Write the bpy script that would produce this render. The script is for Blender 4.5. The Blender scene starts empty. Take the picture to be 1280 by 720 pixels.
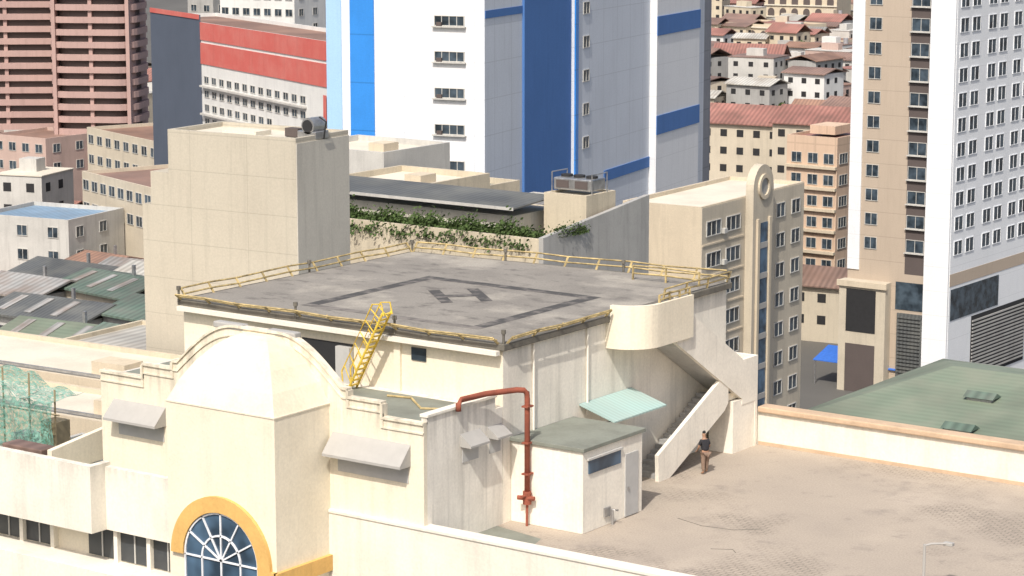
import bpy, math, random, bmesh
from mathutils import Vector
random.seed(7)
S=bpy.context.scene; COL=S.collection
rad=math.radians
# ------------------------------------------------------------ materials
def newmat(name):
    m=bpy.data.materials.new(name); m.use_nodes=True
    nt=m.node_tree; b=nt.nodes["Principled BSDF"]; return m,nt,b
def mixc(nt,fac,a,b,mode='MIX'):
    n=nt.nodes.new("ShaderNodeMix"); n.data_type='RGBA'; n.blend_type=mode
    for s,v in ((0,fac),(6,a),(7,b)):
        if isinstance(v,(int,float)): n.inputs[s].default_value=v
        elif isinstance(v,tuple): n.inputs[s].default_value=(v[0],v[1],v[2],1)
        else: nt.links.new(v,n.inputs[s])
    return n.outputs[2]
def ramp(nt,inp,a,b,va=0.0,vb=1.0):
    n=nt.nodes.new("ShaderNodeMapRange"); n.inputs[1].default_value=a;n.inputs[2].default_value=b
    n.inputs[3].default_value=va;n.inputs[4].default_value=vb; nt.links.new(inp,n.inputs[0]); return n.outputs[0]
def noise(nt,scale,detail=5,mul=None,rough=0.6):
    g=nt.nodes.new("ShaderNodeNewGeometry"); o=g.outputs["Position"]
    if mul:
        vm=nt.nodes.new("ShaderNodeVectorMath"); vm.operation='MULTIPLY'; nt.links.new(o,vm.inputs[0]); vm.inputs[1].default_value=mul; o=vm.outputs[0]
    n=nt.nodes.new("ShaderNodeTexNoise"); n.inputs["Scale"].default_value=scale; n.inputs["Detail"].default_value=detail; n.inputs["Roughness"].default_value=rough
    nt.links.new(o,n.inputs["Vector"]); return n.outputs["Fac"]
def math2(nt,op,a,b=None):
    n=nt.nodes.new("ShaderNodeMath"); n.operation=op
    for i,v in enumerate((a,b)):
        if v is None: continue
        if isinstance(v,(int,float)): n.inputs[i].default_value=v
        else: nt.links.new(v,n.inputs[i])
    return n.outputs[0]
def wall(name,c,dirt=0.25,streak=0.25,sc=0.35,lines=None,rough=0.85,dc=None,bump=0.15,st=(0.52,0.78),grime=None):
    m,nt,b=newmat(name)
    dc=dc or tuple(x*0.5 for x in c)
    f1=ramp(nt,noise(nt,sc,6),0.42,0.72,0,dirt)
    col=mixc(nt,f1,c,dc)
    f2=ramp(nt,noise(nt,1.3,5,(1,1,0.09)),st[0],st[1],0,streak)
    col=mixc(nt,f2,col,tuple(x*0.38 for x in c))
    f4=ramp(nt,noise(nt,3.1,4,(1,1,0.05)),0.55,0.7,0,streak*0.7)
    col=mixc(nt,f4,col,tuple(x*0.5 for x in c))
    if grime:   # weathering heavier just under a coping at height grime[0], fading over grime[1]
        g=nt.nodes.new("ShaderNodeNewGeometry"); s=nt.nodes.new("ShaderNodeSeparateXYZ"); nt.links.new(g.outputs["Position"],s.inputs[0])
        up=ramp(nt,s.outputs[2],grime[0]-grime[1],grime[0],0,1)
        f5=math2(nt,'MULTIPLY',math2(nt,'MULTIPLY',up,up),ramp(nt,noise(nt,2.2,5,(1,1,0.12)),0.42,0.66,0,grime[2]))
        col=mixc(nt,f5,col,tuple(x*0.4 for x in c))
    f3=ramp(nt,noise(nt,9,3),0.3,0.7,0.93,1.05)
    col=mixc(nt,1.0,col,f3,'MULTIPLY')
    if lines:
        g=nt.nodes.new("ShaderNodeNewGeometry"); s=nt.nodes.new("ShaderNodeSeparateXYZ"); nt.links.new(g.outputs["Position"],s.inputs[0])
        fz=math2(nt,'LESS_THAN',math2(nt,'FRACT',math2(nt,'DIVIDE',s.outputs[2],lines[0])),lines[2]/lines[0])
        fh=math2(nt,'LESS_THAN',math2(nt,'FRACT',math2(nt,'DIVIDE',math2(nt,'ADD',s.outputs[0],s.outputs[1]),lines[1])),lines[2]/lines[1])
        fl=math2(nt,'MULTIPLY',math2(nt,'MAXIMUM',fz,fh),lines[3])
        col=mixc(nt,fl,col,tuple(x*0.5 for x in c))
    nt.links.new(col,b.inputs["Base Color"]); b.inputs["Roughness"].default_value=rough
    bp=nt.nodes.new("ShaderNodeBump"); bp.inputs["Strength"].default_value=bump; bp.inputs["Distance"].default_value=0.05
    nt.links.new(noise(nt,6,6),bp.inputs["Height"]); nt.links.new(bp.outputs[0],b.inputs["Normal"])
    return m
def plain(name,c,rough=0.6,metal=0.0,var=0.15):
    m,nt,b=newmat(name)
    f=ramp(nt,noise(nt,2.5,5),0.3,0.7,1-var,1+var*0.6)
    nt.links.new(mixc(nt,1.0,c,f,'MULTIPLY'),b.inputs["Base Color"])
    b.inputs["Roughness"].default_value=rough; b.inputs["Metallic"].default_value=metal
    return m
def glass(name,c=(0.03,0.045,0.06),rough=0.15):
    m,nt,b=newmat(name)
    f=ramp(nt,noise(nt,0.7,2),0.35,0.65,0.5,1.8)
    nt.links.new(mixc(nt,1.0,c,f,'MULTIPLY'),b.inputs["Base Color"]); b.inputs["Roughness"].default_value=rough
    return m
def rib_shaded(name,c,period=0.35,axis=0,dirt=0.4,dc=(0.1,0.08,0.06),amp=0.72):
    m,nt,b=newmat(name)
    g=nt.nodes.new("ShaderNodeTexCoord"); s=nt.nodes.new("ShaderNodeSeparateXYZ"); nt.links.new(g.outputs["Object"],s.inputs[0])
    w=math2(nt,'SINE',math2(nt,'MULTIPLY',s.outputs[axis],6.283/period))
    f=ramp(nt,w,-1,1,amp,1.1)  # light and shade of the ribs put into colour as stripes
    col=mixc(nt,1.0,c,f,'MULTIPLY')
    f1=ramp(nt,noise(nt,0.35,7),0.40,0.7,0,dirt); col=mixc(nt,f1,col,dc)
    f2=ramp(nt,noise(nt,0.08,3),0.4,0.6,0.8,1.2); col=mixc(nt,1.0,col,f2,'MULTIPLY')
    nt.links.new(col,b.inputs["Base Color"]); b.inputs["Roughness"].default_value=0.6
    return m
M={}
M['cream']=wall("cream_paint",(0.78,0.71,0.57),0.3,0.2,0.5,dc=(0.60,0.52,0.39),st=(0.56,0.8))
M['gable']=wall("cream_gable_paint",(0.78,0.71,0.57),0.3,0.22,0.5,dc=(0.60,0.52,0.39),st=(0.56,0.8),grime=(4.8,1.6,0.6))
M['cream_side']=wall("weathered_paint_lifted_for_fill",(0.84,0.79,0.69),0.35,0.35,0.6,dc=(0.58,0.54,0.47),grime=(6.8,2.5,0.5))  # side walls raised in albedo to stand in for fill light; streaks are weathering
M['wing_side']=wall("streaked_paint_lifted_for_fill",(0.80,0.76,0.68),0.45,0.6,0.6,dc=(0.52,0.49,0.43),grime=(5.0,3.0,0.65))  # dirt streaks over a base raised to imitate fill light on the side
M['white']=wall("white_paint",(0.76,0.72,0.63),0.22,0.22,0.5,dc=(0.55,0.50,0.42),st=(0.56,0.8))
M['parapet']=wall("white_parapet_paint",(0.76,0.72,0.63),0.35,0.25,0.5,dc=(0.55,0.49,0.40),grime=(1.9,1.5,0.5))
M['dome']=wall("dome_paint",(0.76,0.68,0.53),0.45,0.12,0.45,dc=(0.58,0.47,0.31))
M['roofedge']=wall("dark_roof_edge",(0.13,0.12,0.10),0.4,0.4,1,dc=(0.28,0.25,0.2))
M['rooffelt']=wall("green_grey_roof_felt",(0.22,0.235,0.20),0.6,0,0.7,dc=(0.12,0.12,0.10))
M['tan']=wall("tan_render",(0.48,0.44,0.36),0.3,0.25,0.25,lines=(2.2,4.5,0.05,0.35),dc=(0.38,0.34,0.275))
M['tanside']=wall("tan_side_lifted_for_fill",(0.56,0.53,0.46),0.35,0.3,0.25,dc=(0.40,0.37,0.32))  # paler copy of tan; fill light on the shaded side put into the colour
M['tan2']=wall("tan_wall",(0.57,0.50,0.38),0.4,0.4,0.3)
M['grey']=wall("grey_concrete",(0.38,0.375,0.36),0.4,0.4,0.3)
M['lgrey']=wall("light_grey_concrete",(0.52,0.51,0.48),0.35,0.35,0.3)
M['roofwhite']=wall("pale_roof_coating",(0.66,0.61,0.51),0.5,0,0.25,dc=(0.42,0.38,0.31))
M['beige']=wall("beige_paint",(0.58,0.50,0.38),0.2,0.25,0.3)
M['beigeside']=wall("beige_side_paint",(0.54,0.48,0.38),0.25,0.25,0.3)
M['twhite']=wall("tower_white_paint",(0.75,0.76,0.77),0.10,0.12,0.12,lines=(3.3,200,0.06,0.25))
M['tgrey']=wall("tower_grey_panel",(0.62,0.66,0.72),0.15,0.15,0.12,lines=(3.3,2.9,0.08,0.3))
M['tblue']=wall("hazed_tower_blue_panel",(0.07,0.18,0.44),0.15,0.15,0.2)  # blue base lightened to imitate distance haze
M['tbright']=wall("bright_blue_glazing",(0.04,0.25,0.70),0.3,0.1,0.2,lines=(4.4,300,0.12,0.5),rough=0.3)
M['tlblue']=wall("pale_blue_panel",(0.35,0.55,0.80),0.1,0.1,0.2)
M['dgrey']=wall("dark_blue_grey_panel",(0.27,0.28,0.31),0.3,0.2,0.3,lines=(3.3,3,0.15,0.4))
M['rtbrown']=wall("brown_tower_paint",(0.46,0.38,0.30),0.12,0.12,0.2,lines=(2.96,200,0.08,0.4))
M['rtwhite']=wall("tower_pale_paint",(0.76,0.78,0.80),0.08,0.08,0.2,lines=(2.96,200,0.06,0.3))
M['pink']=wall("hazed_pink_brown_render",(0.44,0.30,0.27),0.35,0.25,0.2,dc=(0.28,0.19,0.18))  # pink lifted paler, distance haze put into the colour
M['pinklow']=wall("pink_render",(0.50,0.37,0.32),0.35,0.25,0.2)
M['darkrec']=wall("recess_shade_and_dark_fittings",(0.10,0.08,0.075),0.2,0,0.3)  # dark tone painting the shade of recesses, also used on dark fittings
M['orange']=wall("peach_render",(0.62,0.46,0.34),0.15,0.2,0.2,lines=(3.0,3.2,0.2,0.3))
M['red']=wall("hazed_red_paint",(0.54,0.12,0.10),0.35,0.15,0.3,dc=(0.6,0.28,0.24))  # red base lightened as painted distance haze
M['navy']=wall("dark_navy_wall",(0.08,0.10,0.14),0.2,0.1,0.2)
M['bwhite']=wall("billboard_white",(0.68,0.68,0.66),0.25,0.2,0.2)
M['redroof']=rib_shaded("red_brown_roof_sheet",(0.34,0.16,0.13),0.8,0)
M['greenroof']=rib_shaded("green_roof_sheet",(0.15,0.185,0.135),0.6,1,0.7,(0.20,0.21,0.16),0.94)
M['dgreenroof']=rib_shaded("dark_green_roof_sheet",(0.10,0.145,0.115),0.8,0,0.6,(0.17,0.16,0.14))
M['greyroof']=rib_shaded("grey_roof_sheet",(0.30,0.30,0.29),0.8,0,0.6,(0.2,0.13,0.09))
M['rustroof']=rib_shaded("rusty_roof_sheet",(0.29,0.17,0.12),0.8,0,0.5,(0.14,0.10,0.08))
M['brownroof']=rib_shaded("brown_roof_sheet",(0.21,0.14,0.115),0.8,0,0.5,(0.28,0.17,0.13))
M['paleroof']=rib_shaded("pale_roof_sheet",(0.48,0.47,0.43),0.8,0,0.5,(0.3,0.24,0.18))
M['blueroof']=rib_shaded("blue_grey_roof_sheet",(0.25,0.38,0.52),0.8,0,0.3,(0.2,0.2,0.2))
M['darksheet']=rib_shaded("dark_roof_sheet",(0.09,0.095,0.095),0.5,0,0.6,(0.17,0.17,0.15))
M['teal']=rib_shaded("teal_canopy_sheet",(0.30,0.43,0.41),0.25,1,0.35,(0.38,0.38,0.34),0.9)
M['hood']=plain("grey_metal_hood",(0.38,0.37,0.35),0.75,0,0.06)
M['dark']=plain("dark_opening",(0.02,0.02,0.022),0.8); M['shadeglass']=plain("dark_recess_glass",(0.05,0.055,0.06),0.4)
M['glass']=glass("window_glass",(0.04,0.055,0.07)); M['blueglass']=glass("blue_window_glass",(0.05,0.09,0.14),0.12)
M['frame']=plain("window_frame",(0.50,0.49,0.46)); M['wframe']=plain("white_frame",(0.75,0.77,0.8))
M['yellow']=plain("bright_yellow_paint",(0.78,0.55,0.07),0.5,0,0.3); M['ochre']=wall("ochre_paint",(0.70,0.43,0.14),0.3,0.25,0.8)
M['rail']=plain("faded_yellow_rail",(0.44,0.34,0.16),0.7,0,0.6)
M['pipe']=wall("red_oxide_pipe",(0.30,0.085,0.05),0.5,0.3,3)
M['steel']=plain("galvanised_steel",(0.45,0.45,0.45),0.35,0.7,0.3)
M['door']=plain("grey_door_paint",(0.46,0.455,0.44),0.7,0,0.08)
M['curb']=wall("tan_coping",(0.56,0.41,0.28),0.45,0.1,0.8)
M['asphalt']=wall("asphalt",(0.055,0.055,0.055),0.3,0,0.1); M['cityground']=wall("city_ground",(0.12,0.115,0.105),0.5,0,0.03)
M['bark']=plain("bark",(0.12,0.08,0.05),0.9)
M['bamboo']=plain("bamboo_pole",(0.35,0.28,0.17),0.7)
M['skin']=plain("skin",(0.35,0.2,0.13),0.6); M['shirt']=plain("black_shirt",(0.02,0.02,0.025),0.8); M['trouser']=plain("brown_trousers",(0.22,0.15,0.11),0.85); M['hair']=plain("black_hair",(0.01,0.01,0.01),0.6)
M['bluetarp']=plain("blue_tarpaulin",(0.04,0.15,0.55),0.6); M['tank']=plain("tank_metal",(0.4,0.4,0.42),0.4,0.3)
def leafmat(name,c):
    m,nt,b=newmat(name)
    f=ramp(nt,noise(nt,1.6,3),0.3,0.7,0.45,1.6); nt.links.new(mixc(nt,1.0,c,f,'MULTIPLY'),b.inputs["Base Color"]); b.inputs["Roughness"].default_value=0.9
    b.inputs["Specular IOR Level"].default_value=0.1
    return m
M['leaf']=leafmat("leaf_green",(0.065,0.10,0.035)); M['leaf2']=leafmat("dry_leaf_green",(0.10,0.12,0.05))
def deckmat():
    m,nt,b=newmat("weathered_deck")
    base=(0.41,0.35,0.285)
    col=mixc(nt,ramp(nt,noise(nt,0.22,7),0.35,0.7,0,0.6),base,(0.32,0.275,0.23))
    col=mixc(nt,ramp(nt,noise(nt,0.13,4,(1.3,1,1)),0.52,0.68,0,0.6),col,(0.48,0.41,0.335))
    col=mixc(nt,ramp(nt,noise(nt,0.33,9,None,0.7),0.56,0.70,0,0.55),col,(0.20,0.175,0.155))
    col=mixc(nt,ramp(nt,noise(nt,0.9,8,(1,1,1),0.7),0.60,0.70,0,0.4),col,(0.16,0.14,0.125))
    br=nt.nodes.new("ShaderNodeTexBrick"); g=nt.nodes.new("ShaderNodeNewGeometry"); nt.links.new(g.outputs["Position"],br.inputs["Vector"])
    br.inputs["Scale"].default_value=1.3; br.inputs["Mortar Size"].default_value=0.03
    br.inputs["Color1"].default_value=(1,1,1,1);br.inputs["Color2"].default_value=(0.85,0.85,0.85,1);br.inputs["Mortar"].default_value=(0.5,0.5,0.5,1)
    fm=ramp(nt,noise(nt,0.14,4,(1,1,1)),0.50,0.60,0.04,0.9)
    col=mixc(nt,fm,col,mixc(nt,1.0,col,br.outputs["Color"],'MULTIPLY'))
    col=mixc(nt,1.0,col,ramp(nt,noise(nt,14,4),0.3,0.7,0.84,1.12),'MULTIPLY')
    nt.links.new(col,b.inputs["Base Color"]); b.inputs["Roughness"].default_value=0.9
    bp=nt.nodes.new("ShaderNodeBump"); bp.inputs["Strength"].default_value=0.15; nt.links.new(noise(nt,9,4),bp.inputs["Height"]); nt.links.new(bp.outputs[0],b.inputs["Normal"])
    return m
M['deck']=deckmat()
def padmat():
    m,nt,b=newmat("helipad_concrete")
    col=mixc(nt,ramp(nt,noise(nt,0.3,7),0.35,0.7,0,0.8),(0.27,0.25,0.22),(0.19,0.175,0.155))
    col=mixc(nt,ramp(nt,noise(nt,0.9,6,(1,2,1)),0.54,0.70,0,0.85),col,(0.11,0.10,0.09))
    col=mixc(nt,ramp(nt,noise(nt,0.25,4,(1,1,1)),0.50,0.62,0,0.8),col,(0.38,0.35,0.30))
    col=mixc(nt,1.0,col,ramp(nt,noise(nt,11,4),0.3,0.7,0.84,1.12),'MULTIPLY')
    nt.links.new(col,b.inputs["Base Color"]); b.inputs["Roughness"].default_value=0.9
    return m
M['pad']=padmat()
def markmat(nm,a,lo,hi):
    m,nt,b=newmat(nm)
    col=mixc(nt,ramp(nt,noise(nt,1.6,6),lo,hi,0,0.9),a,(0.22,0.20,0.18))
    nt.links.new(col,b.inputs["Base Color"]); b.inputs["Roughness"].default_value=0.9; return m
M['padmark']=markmat("faded_dark_marking",(0.065,0.062,0.06),0.48,0.70); M['padfaint']=markmat("worn_marking",(0.12,0.11,0.10),0.38,0.55)
# ------------------------------------------------------------ mesh helper
class MB:
    def __init__(s): s.v=[];s.f=[];s.m=[];s.mi=0
    def add(s,vs,fs):
        o=len(s.v); s.v+= [tuple(v) for v in vs]
        for f in fs: s.f.append([i+o for i in f]); s.m.append(s.mi)
    def box(s,x0,x1,y0,y1,z0,z1):
        s.add([(x0,y0,z0),(x1,y0,z0),(x1,y1,z0),(x0,y1,z0),(x0,y0,z1),(x1,y0,z1),(x1,y1,z1),(x0,y1,z1)],
              [(0,3,2,1),(4,5,6,7),(0,1,5,4),(1,2,6,5),(2,3,7,6),(3,0,4,7)]); return s
    def prism(s,poly,ax,a,b):
        def P(u,v,w):
            return (w,u,v) if ax=='x' else ((u,w,v) if ax=='y' else (u,v,w))
        n=len(poly); vs=[P(u,v,a) for u,v in poly]+[P(u,v,b) for u,v in poly]
        s.add(vs,[list(range(n))[::-1],[n+i for i in range(n)]]+[[i,(i+1)%n,n+(i+1)%n,n+i] for i in range(n)]); return s
    def tube(s,path,r,n=6):
        pts=[Vector(p) for p in path]; rings=[]
        for i,p in enumerate(pts):
            d=(pts[min(i+1,len(pts)-1)]-pts[max(i-1,0)]).normalized()
            a=d.cross(Vector((0,0,1)) if abs(d.z)<0.9 else Vector((1,0,0))).normalized(); bb=d.cross(a)
            rings.append([p+a*(r*math.cos(6.28318*k/n))+bb*(r*math.sin(6.28318*k/n)) for k in range(n)])
        vs=[v for R in rings for v in R]; fs=[]
        for i in range(len(pts)-1):
            for k in range(n): fs.append((i*n+k,i*n+(k+1)%n,(i+1)*n+(k+1)%n,(i+1)*n+k))
        fs.append(list(range(n))[::-1]); fs.append([(len(pts)-1)*n+k for k in range(n)])
        s.add(vs,fs); return s
    def mesh(s,name,mats,smooth=False):
        me=bpy.data.meshes.new(name); me.from_pydata(s.v,[],s.f)
        for m in (mats if isinstance(mats,(list,tuple)) else [mats]): me.materials.append(m)
        for p,mi in zip(me.polygons,s.m): p.material_index=mi; p.use_smooth=smooth
        bm=bmesh.new(); bm.from_mesh(me); bmesh.ops.recalc_face_normals(bm,faces=bm.faces); bm.to_mesh(me); bm.free()
        return me
    def build(s,name,mats,parent=None,loc=(0,0,0),rot=0,bevel=0,world=False,smooth=False):
        if parent and world:
            L=parent.location; s.v=[(x-L.x,y-L.y,z-L.z) for x,y,z in s.v]
        ob=bpy.data.objects.new(name,s.mesh(name,mats,smooth)); COL.objects.link(ob)
        if parent: ob.parent=parent
        ob.location=loc; ob.rotation_euler=(0,0,rot)
        if bevel:
            bv=ob.modifiers.new("b",'BEVEL'); bv.width=bevel; bv.segments=2; bv.limit_method='ANGLE'
        return ob
def thing(name,loc,label,cat,rot=0,group=None):
    e=bpy.data.objects.new(name,None); e.location=loc; e.rotation_euler=(0,0,rot); e.empty_display_size=0.5
    COL.objects.link(e); e["label"]=label; e["category"]=cat
    if group: e["group"]=group
    return e
def tag(o,label,cat,group=None):
    o["label"]=label;o["category"]=cat
    if group:o["group"]=group
    return o
H=rad(35.5); cH,sH=math.cos(H),math.sin(H)
def W(r,d): return (cH*r-sH*d+52.7, sH*r+cH*d-73.3)   # survey frame (metres right / ahead of viewpoint) to site frame
# ------------------------------------------------------------ ground
g=MB().box(-2500,1500,-400,3500,-42,-40).build("ground",M['cityground']); g["kind"]="structure"
rd=MB(); rd.box(-600,200,24,38,-39.99,-39.98); rd.build("road",M['asphalt'])["kind"]="structure"
# ------------------------------------------------------------ mall body
mall=thing("mall_building",(-7,4,-40),"large cream building carrying a flat brown rooftop deck","building")
MB().box(-17,45,-4.9,17.2,-40,-0.06).build("wall",M['white'],mall,world=True)
MB().box(-40,-17,-4.9,-4.0,-40,-0.76).build("wall",M['white'],mall,world=True)
MB().box(-40,-9.7,-8.0,-4.9,-40,-4.2).build("lower_wall",M['white'],mall,world=True)
dk=MB(); dk.add([(-4.6,-4.9,0),(45,-4.9,0),(45,17.2,0),(-4.6,17.2,0)],[(0,1,2,3)]); dk.build("roof_deck",M['deck'],mall,world=True)
fp=MB(); fp.box(-4.4,45,-5.0,-4.65,-6,0.85); fp.build("front_parapet",M['parapet'],mall,world=True)
MB().box(-4.4,45,-5.05,-4.45,0.85,1.0).build("parapet_coping",M['white'],mall,world=True,bevel=0.03)
MB().box(0.2,45,16.75,17.2,-0.05,1.45).build("rear_parapet",M['parapet'],mall,world=True)
MB().box(1.5,45,16.6,17.35,1.45,1.7).build("parapet_coping",M['curb'],mall,world=True,bevel=0.05)
MB().box(1.5,45,16.72,16.749,0.0,0.15).build("skirting",M['curb'],mall,world=True)
pt=MB(); pt.add([(-2,-4.4,0.006),(3.4,-4.4,0.006),(2.4,-0.9,0.006),(0,-0.4,0.006),(-2,-0.5,0.006)],[(0,1,2,3,4)]); pt.build("roof_felt_patch",M['rooffelt'],mall,world=True)
for p in ([(5.0,4.5),(6.3,4.1),(7.6,4.3),(8.4,5.0)],[(8.2,1.6),(8.9,2.0),(9.2,1.7)]):
    q=MB(); q.tube([(x,y,0.0) for x,y in p],0.02,4); q.build("expansion_joint",M['roofedge'],mall,world=True)
# ------------------------------------------------------------ upper block with helipad
hb=thing("helipad_building",(-8,8,0),"cream rooftop block topped by a square helipad","building")
MB().prism([(-16.2,0),(0,0),(0,16.4),(-15.95,15.0)],'z',-0.05,6.72).build("wall",[M['cream_side']],hb,world=True)
MB().box(-16.21,-0.02,-0.02,0.02,4.3,6.72).build("front_wall",M['cream'],hb,world=True)
MB().prism([(-16.4,-0.2),(0.2,-0.2),(0.2,16.55),(-16.1,15.2)],'z',6.72,6.98).build("roof_slab",M['roofedge'],hb,world=True,bevel=0.03)
pad=MB(); pad.add([(-16.2,0.0,6.99),(-0.0,0.0,6.99),(-0.0,16.3,6.99),(-15.9,15.0,6.99)],[(0,1,2,3)]); pad.build("helipad_surface",M['pad'],hb,world=True)
x0,x1,y0,y1,w,z=-11.3,-2.3,1.6,10.2,0.6,6.996
for k,(a,b_,c,d) in enumerate(((x0,x1,y0,y0+w*0.8),(x0,x1,y1-w,y1),(x0,x0+w,y0+w*0.8,y1-w),(x1-w,x1,y0+w*0.8,y1-w))):
    mk=MB(); mk.add([(a,c,z),(b_,c,z),(b_,d,z),(a,d,z)],[(0,1,2,3)]); mk.build("border_marking",M['padfaint' if k==0 else 'padmark'],hb,world=True)
hm=MB(); cx,cy=-7.3,7.1; u=(0.74,-0.67); v=(0.67,0.74)
def hq(a0,a1,b0,b1):
    hm.add([(cx+u[0]*a+v[0]*b,cy+u[1]*a+v[1]*b,7.0) for a,b in ((a0,b0),(a1,b0),(a1,b1),(a0,b1))],[(0,1,2,3)])
hq(-1.5,1.5,-1.08,-0.58);hq(-1.5,1.5,0.58,1.08);hq(-0.27,0.27,-0.58,0.58)
hm.build("letter_h_marking",M['padmark'],hb,world=True)
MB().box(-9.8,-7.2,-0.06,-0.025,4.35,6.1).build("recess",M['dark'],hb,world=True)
MB().box(-7.9,-7.2,-0.30,-0.061,4.35,6.0).build("grey_door",M['door'],hb,world=True)
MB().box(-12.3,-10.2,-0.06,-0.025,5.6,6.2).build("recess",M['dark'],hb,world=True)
MB().box(-4.3,-3.6,-0.07,-0.025,5.85,6.35).build("window",M['glass'],hb,world=True)
MB().box(-5.1,-4.8,-0.15,-0.025,4.55,6.7).build("downpipe_casing",M['cream'],hb,world=True)
MB().box(-16.2,-0.0,-0.45,-0.2,6.55,6.72).build("cornice",M['white'],hb,world=True)
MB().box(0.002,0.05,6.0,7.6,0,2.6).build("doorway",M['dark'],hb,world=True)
for y in (1.9,5.6): MB().tube([(0.08,y,6.7),(0.08,y,3.2)],0.05,6).build("downpipe",M['cream_side'],hb,world=True)
def railing(p0,p1,label,h=0.62,tilt=(0,0),z=7.0,sp=1.6):
    e=thing("railing",(p0[0],p0[1],z),label,"railing",group="railings around the helipad")
    L=math.dist(p0,p1); n=max(1,round(L/sp)); dx,dy=(p1[0]-p0[0])/n,(p1[1]-p0[1])/n
    for i in range(n+1):
        b=MB(); b.tube([(dx*i,dy*i,-0.1),(dx*i+tilt[0],dy*i+tilt[1],h)],0.05,5); b.build("post",M['rail'],e)
    for k in (0.45,1.0):
        b=MB(); b.tube([(tilt[0]*k+dx*i,tilt[1]*k+dy*i,h*k+0.03*math.sin(i*2.1)) for i in range(n+1)],0.04,5); b.build("rail",M['rail'],e)
    return e
rl="faded yellow pipe railing along the helipad edge"
railing((-16.2,-0.05),(-0.1,-0.05),rl,0.22,(0,-0.45))
railing((0.05,0.1),(0.05,6.8),rl,0.25,(0.35,0))
railing((0.05,11.2),(0.05,16.4),rl,0.45,(0.1,0))
railing((-16.1,0.1),(-15.9,15.0),rl,0.38,(-0.35,0))
railing((-15.9,15.0),(0,16.4),rl,0.40,(0,0.35))
railing((-3.6,14.6),(-0.4,14.8),"faded yellow railing beside the stair opening",0.6)
for (x,y) in ((-16.3,-0.2),(0.1,-0.1),(-16.0,15.1),(-11,15.5),(-5,16.0),(0.1,16.4),(-16.2,8),(-10,-0.2),(-5,-0.2)):
    b=MB(); b.tube([(0,0,-0.2),(0,0,0.36)],0.05,6); b.tube([(0,0,0.36),(0,0,0.52)],0.09,8)
    tag(b.build("perimeter_light",M['roofedge'],None,(x,y,7.0)),"small dark perimeter lamp on the helipad edge","lamp","helipad perimeter lamps")
# ------------------------------------------------------------ front wing with curved gable
wg=thing("front_wing",(-8,-2.5,0),"cream front wing with curved gable and domed bay","building")
MB().box(-16.2,0,-4.7,-0.03,-0.05,4.55).build("wall",M['wing_side'],wg,world=True)
rf=MB(); rf.add([(-16.0,-4.7,4.56),(-0.3,-4.7,4.56),(-0.3,-0.5,4.56),(-16,-0.5,4.56)],[(0,1,2,3)]); rf.build("roof",M['rooffelt'],wg,world=True)
MB().box(-0.25,0.0,-4.7,-0.5,4.55,5.0).build("side_parapet",M['wing_side'],wg,world=True)
MB().box(-0.3,0.06,-4.75,-0.45,5.0,5.12).build("parapet_coping",M['white'],wg,world=True,bevel=0.02)
cxg=-7.9
prof=[(-16.2,4.75),(-13.9,4.75),(-13.9,5.30),(-12.3,5.30),(-12.3,5.6)]
for i in range(13):
    t=i/12; prof.append((-12.0+3.0*t, 5.62+1.72*math.sin(t*1.5708)))
right=[(min(2*cxg-x,0.0),z) for x,z in prof][::-1]
full=prof+right
MB().prism([(x,z) for x,z in full]+[(0.0,-0.05),(-16.2,-0.05)],'y',-4.9,-4.7).build("gable_wall",M['gable'],wg,world=True)
def cop(dz0,dz1,y0,y1):
    mb=MB()
    for (a,b_) in zip(full[:-1],full[1:]):
        if abs(a[0]-b_[0])<1e-4:
            lo,hi=min(a[1],b_[1]),max(a[1],b_[1]); mb.box(a[0]-0.06,a[0]+0.06,y0+0.002,y1-0.002,lo+dz0,hi+dz0); continue
        mb.prism([(a[0],a[1]+dz0),(b_[0],b_[1]+dz0),(b_[0],b_[1]+dz1),(a[0],a[1]+dz1)],'y',y0,y1)
    return mb
cop(0.0,0.09,-4.97,-4.66).build("gable_coping",M['gable'],wg,world=True)
cop(-0.34,-0.28,-4.95,-4.89).build("gable_moulding",M['gable'],wg,world=True)
MB().box(-10.1,-8.6,-4.93,-4.55,7.24,7.48).build("gable_cap",M['hood'],wg,world=True,bevel=0.05)
MB().box(-7.4,-6.0,-4.93,-4.55,7.24,7.46).build("gable_cap",M['hood'],wg,world=True,bevel=0.05)
def hoodY(xa,xb,zt,zb,out=0.65,y=-4.9):
    m=MB(); m.prism([(y,zt),(y-out,zb),(y-out,zb-0.10),(y,zb-0.10)],'x',xa,xb); m.build("window_hood",M['hood'],wg,world=True)
    MB().box(xa+0.25,xb-0.1,y-0.03,y-0.005,zb-0.75,zb-0.1).build("window",M['door'],wg,world=True)
hoodY(-4.25,-0.6,3.95,3.25); hoodY(-15.5,-12.7,3.75,3.1)
def hoodX(ya,yb,zt,zb,out=0.5):
    m=MB(); m.prism([(0.0,zt),(out,zb),(out,zb-0.08),(0,zb-0.08)],'y',ya,yb); m.build("window_hood",M['hood'],wg,world=True)
    MB().box(0.003,0.03,ya+0.1,yb-0.1,zb-0.7,zb-0.1).build("window",M['door'],wg,world=True)
hoodX(-2.7,-1.5,4.0,3.6); hoodX(-1.0,-0.1,3.95,3.6)
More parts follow.
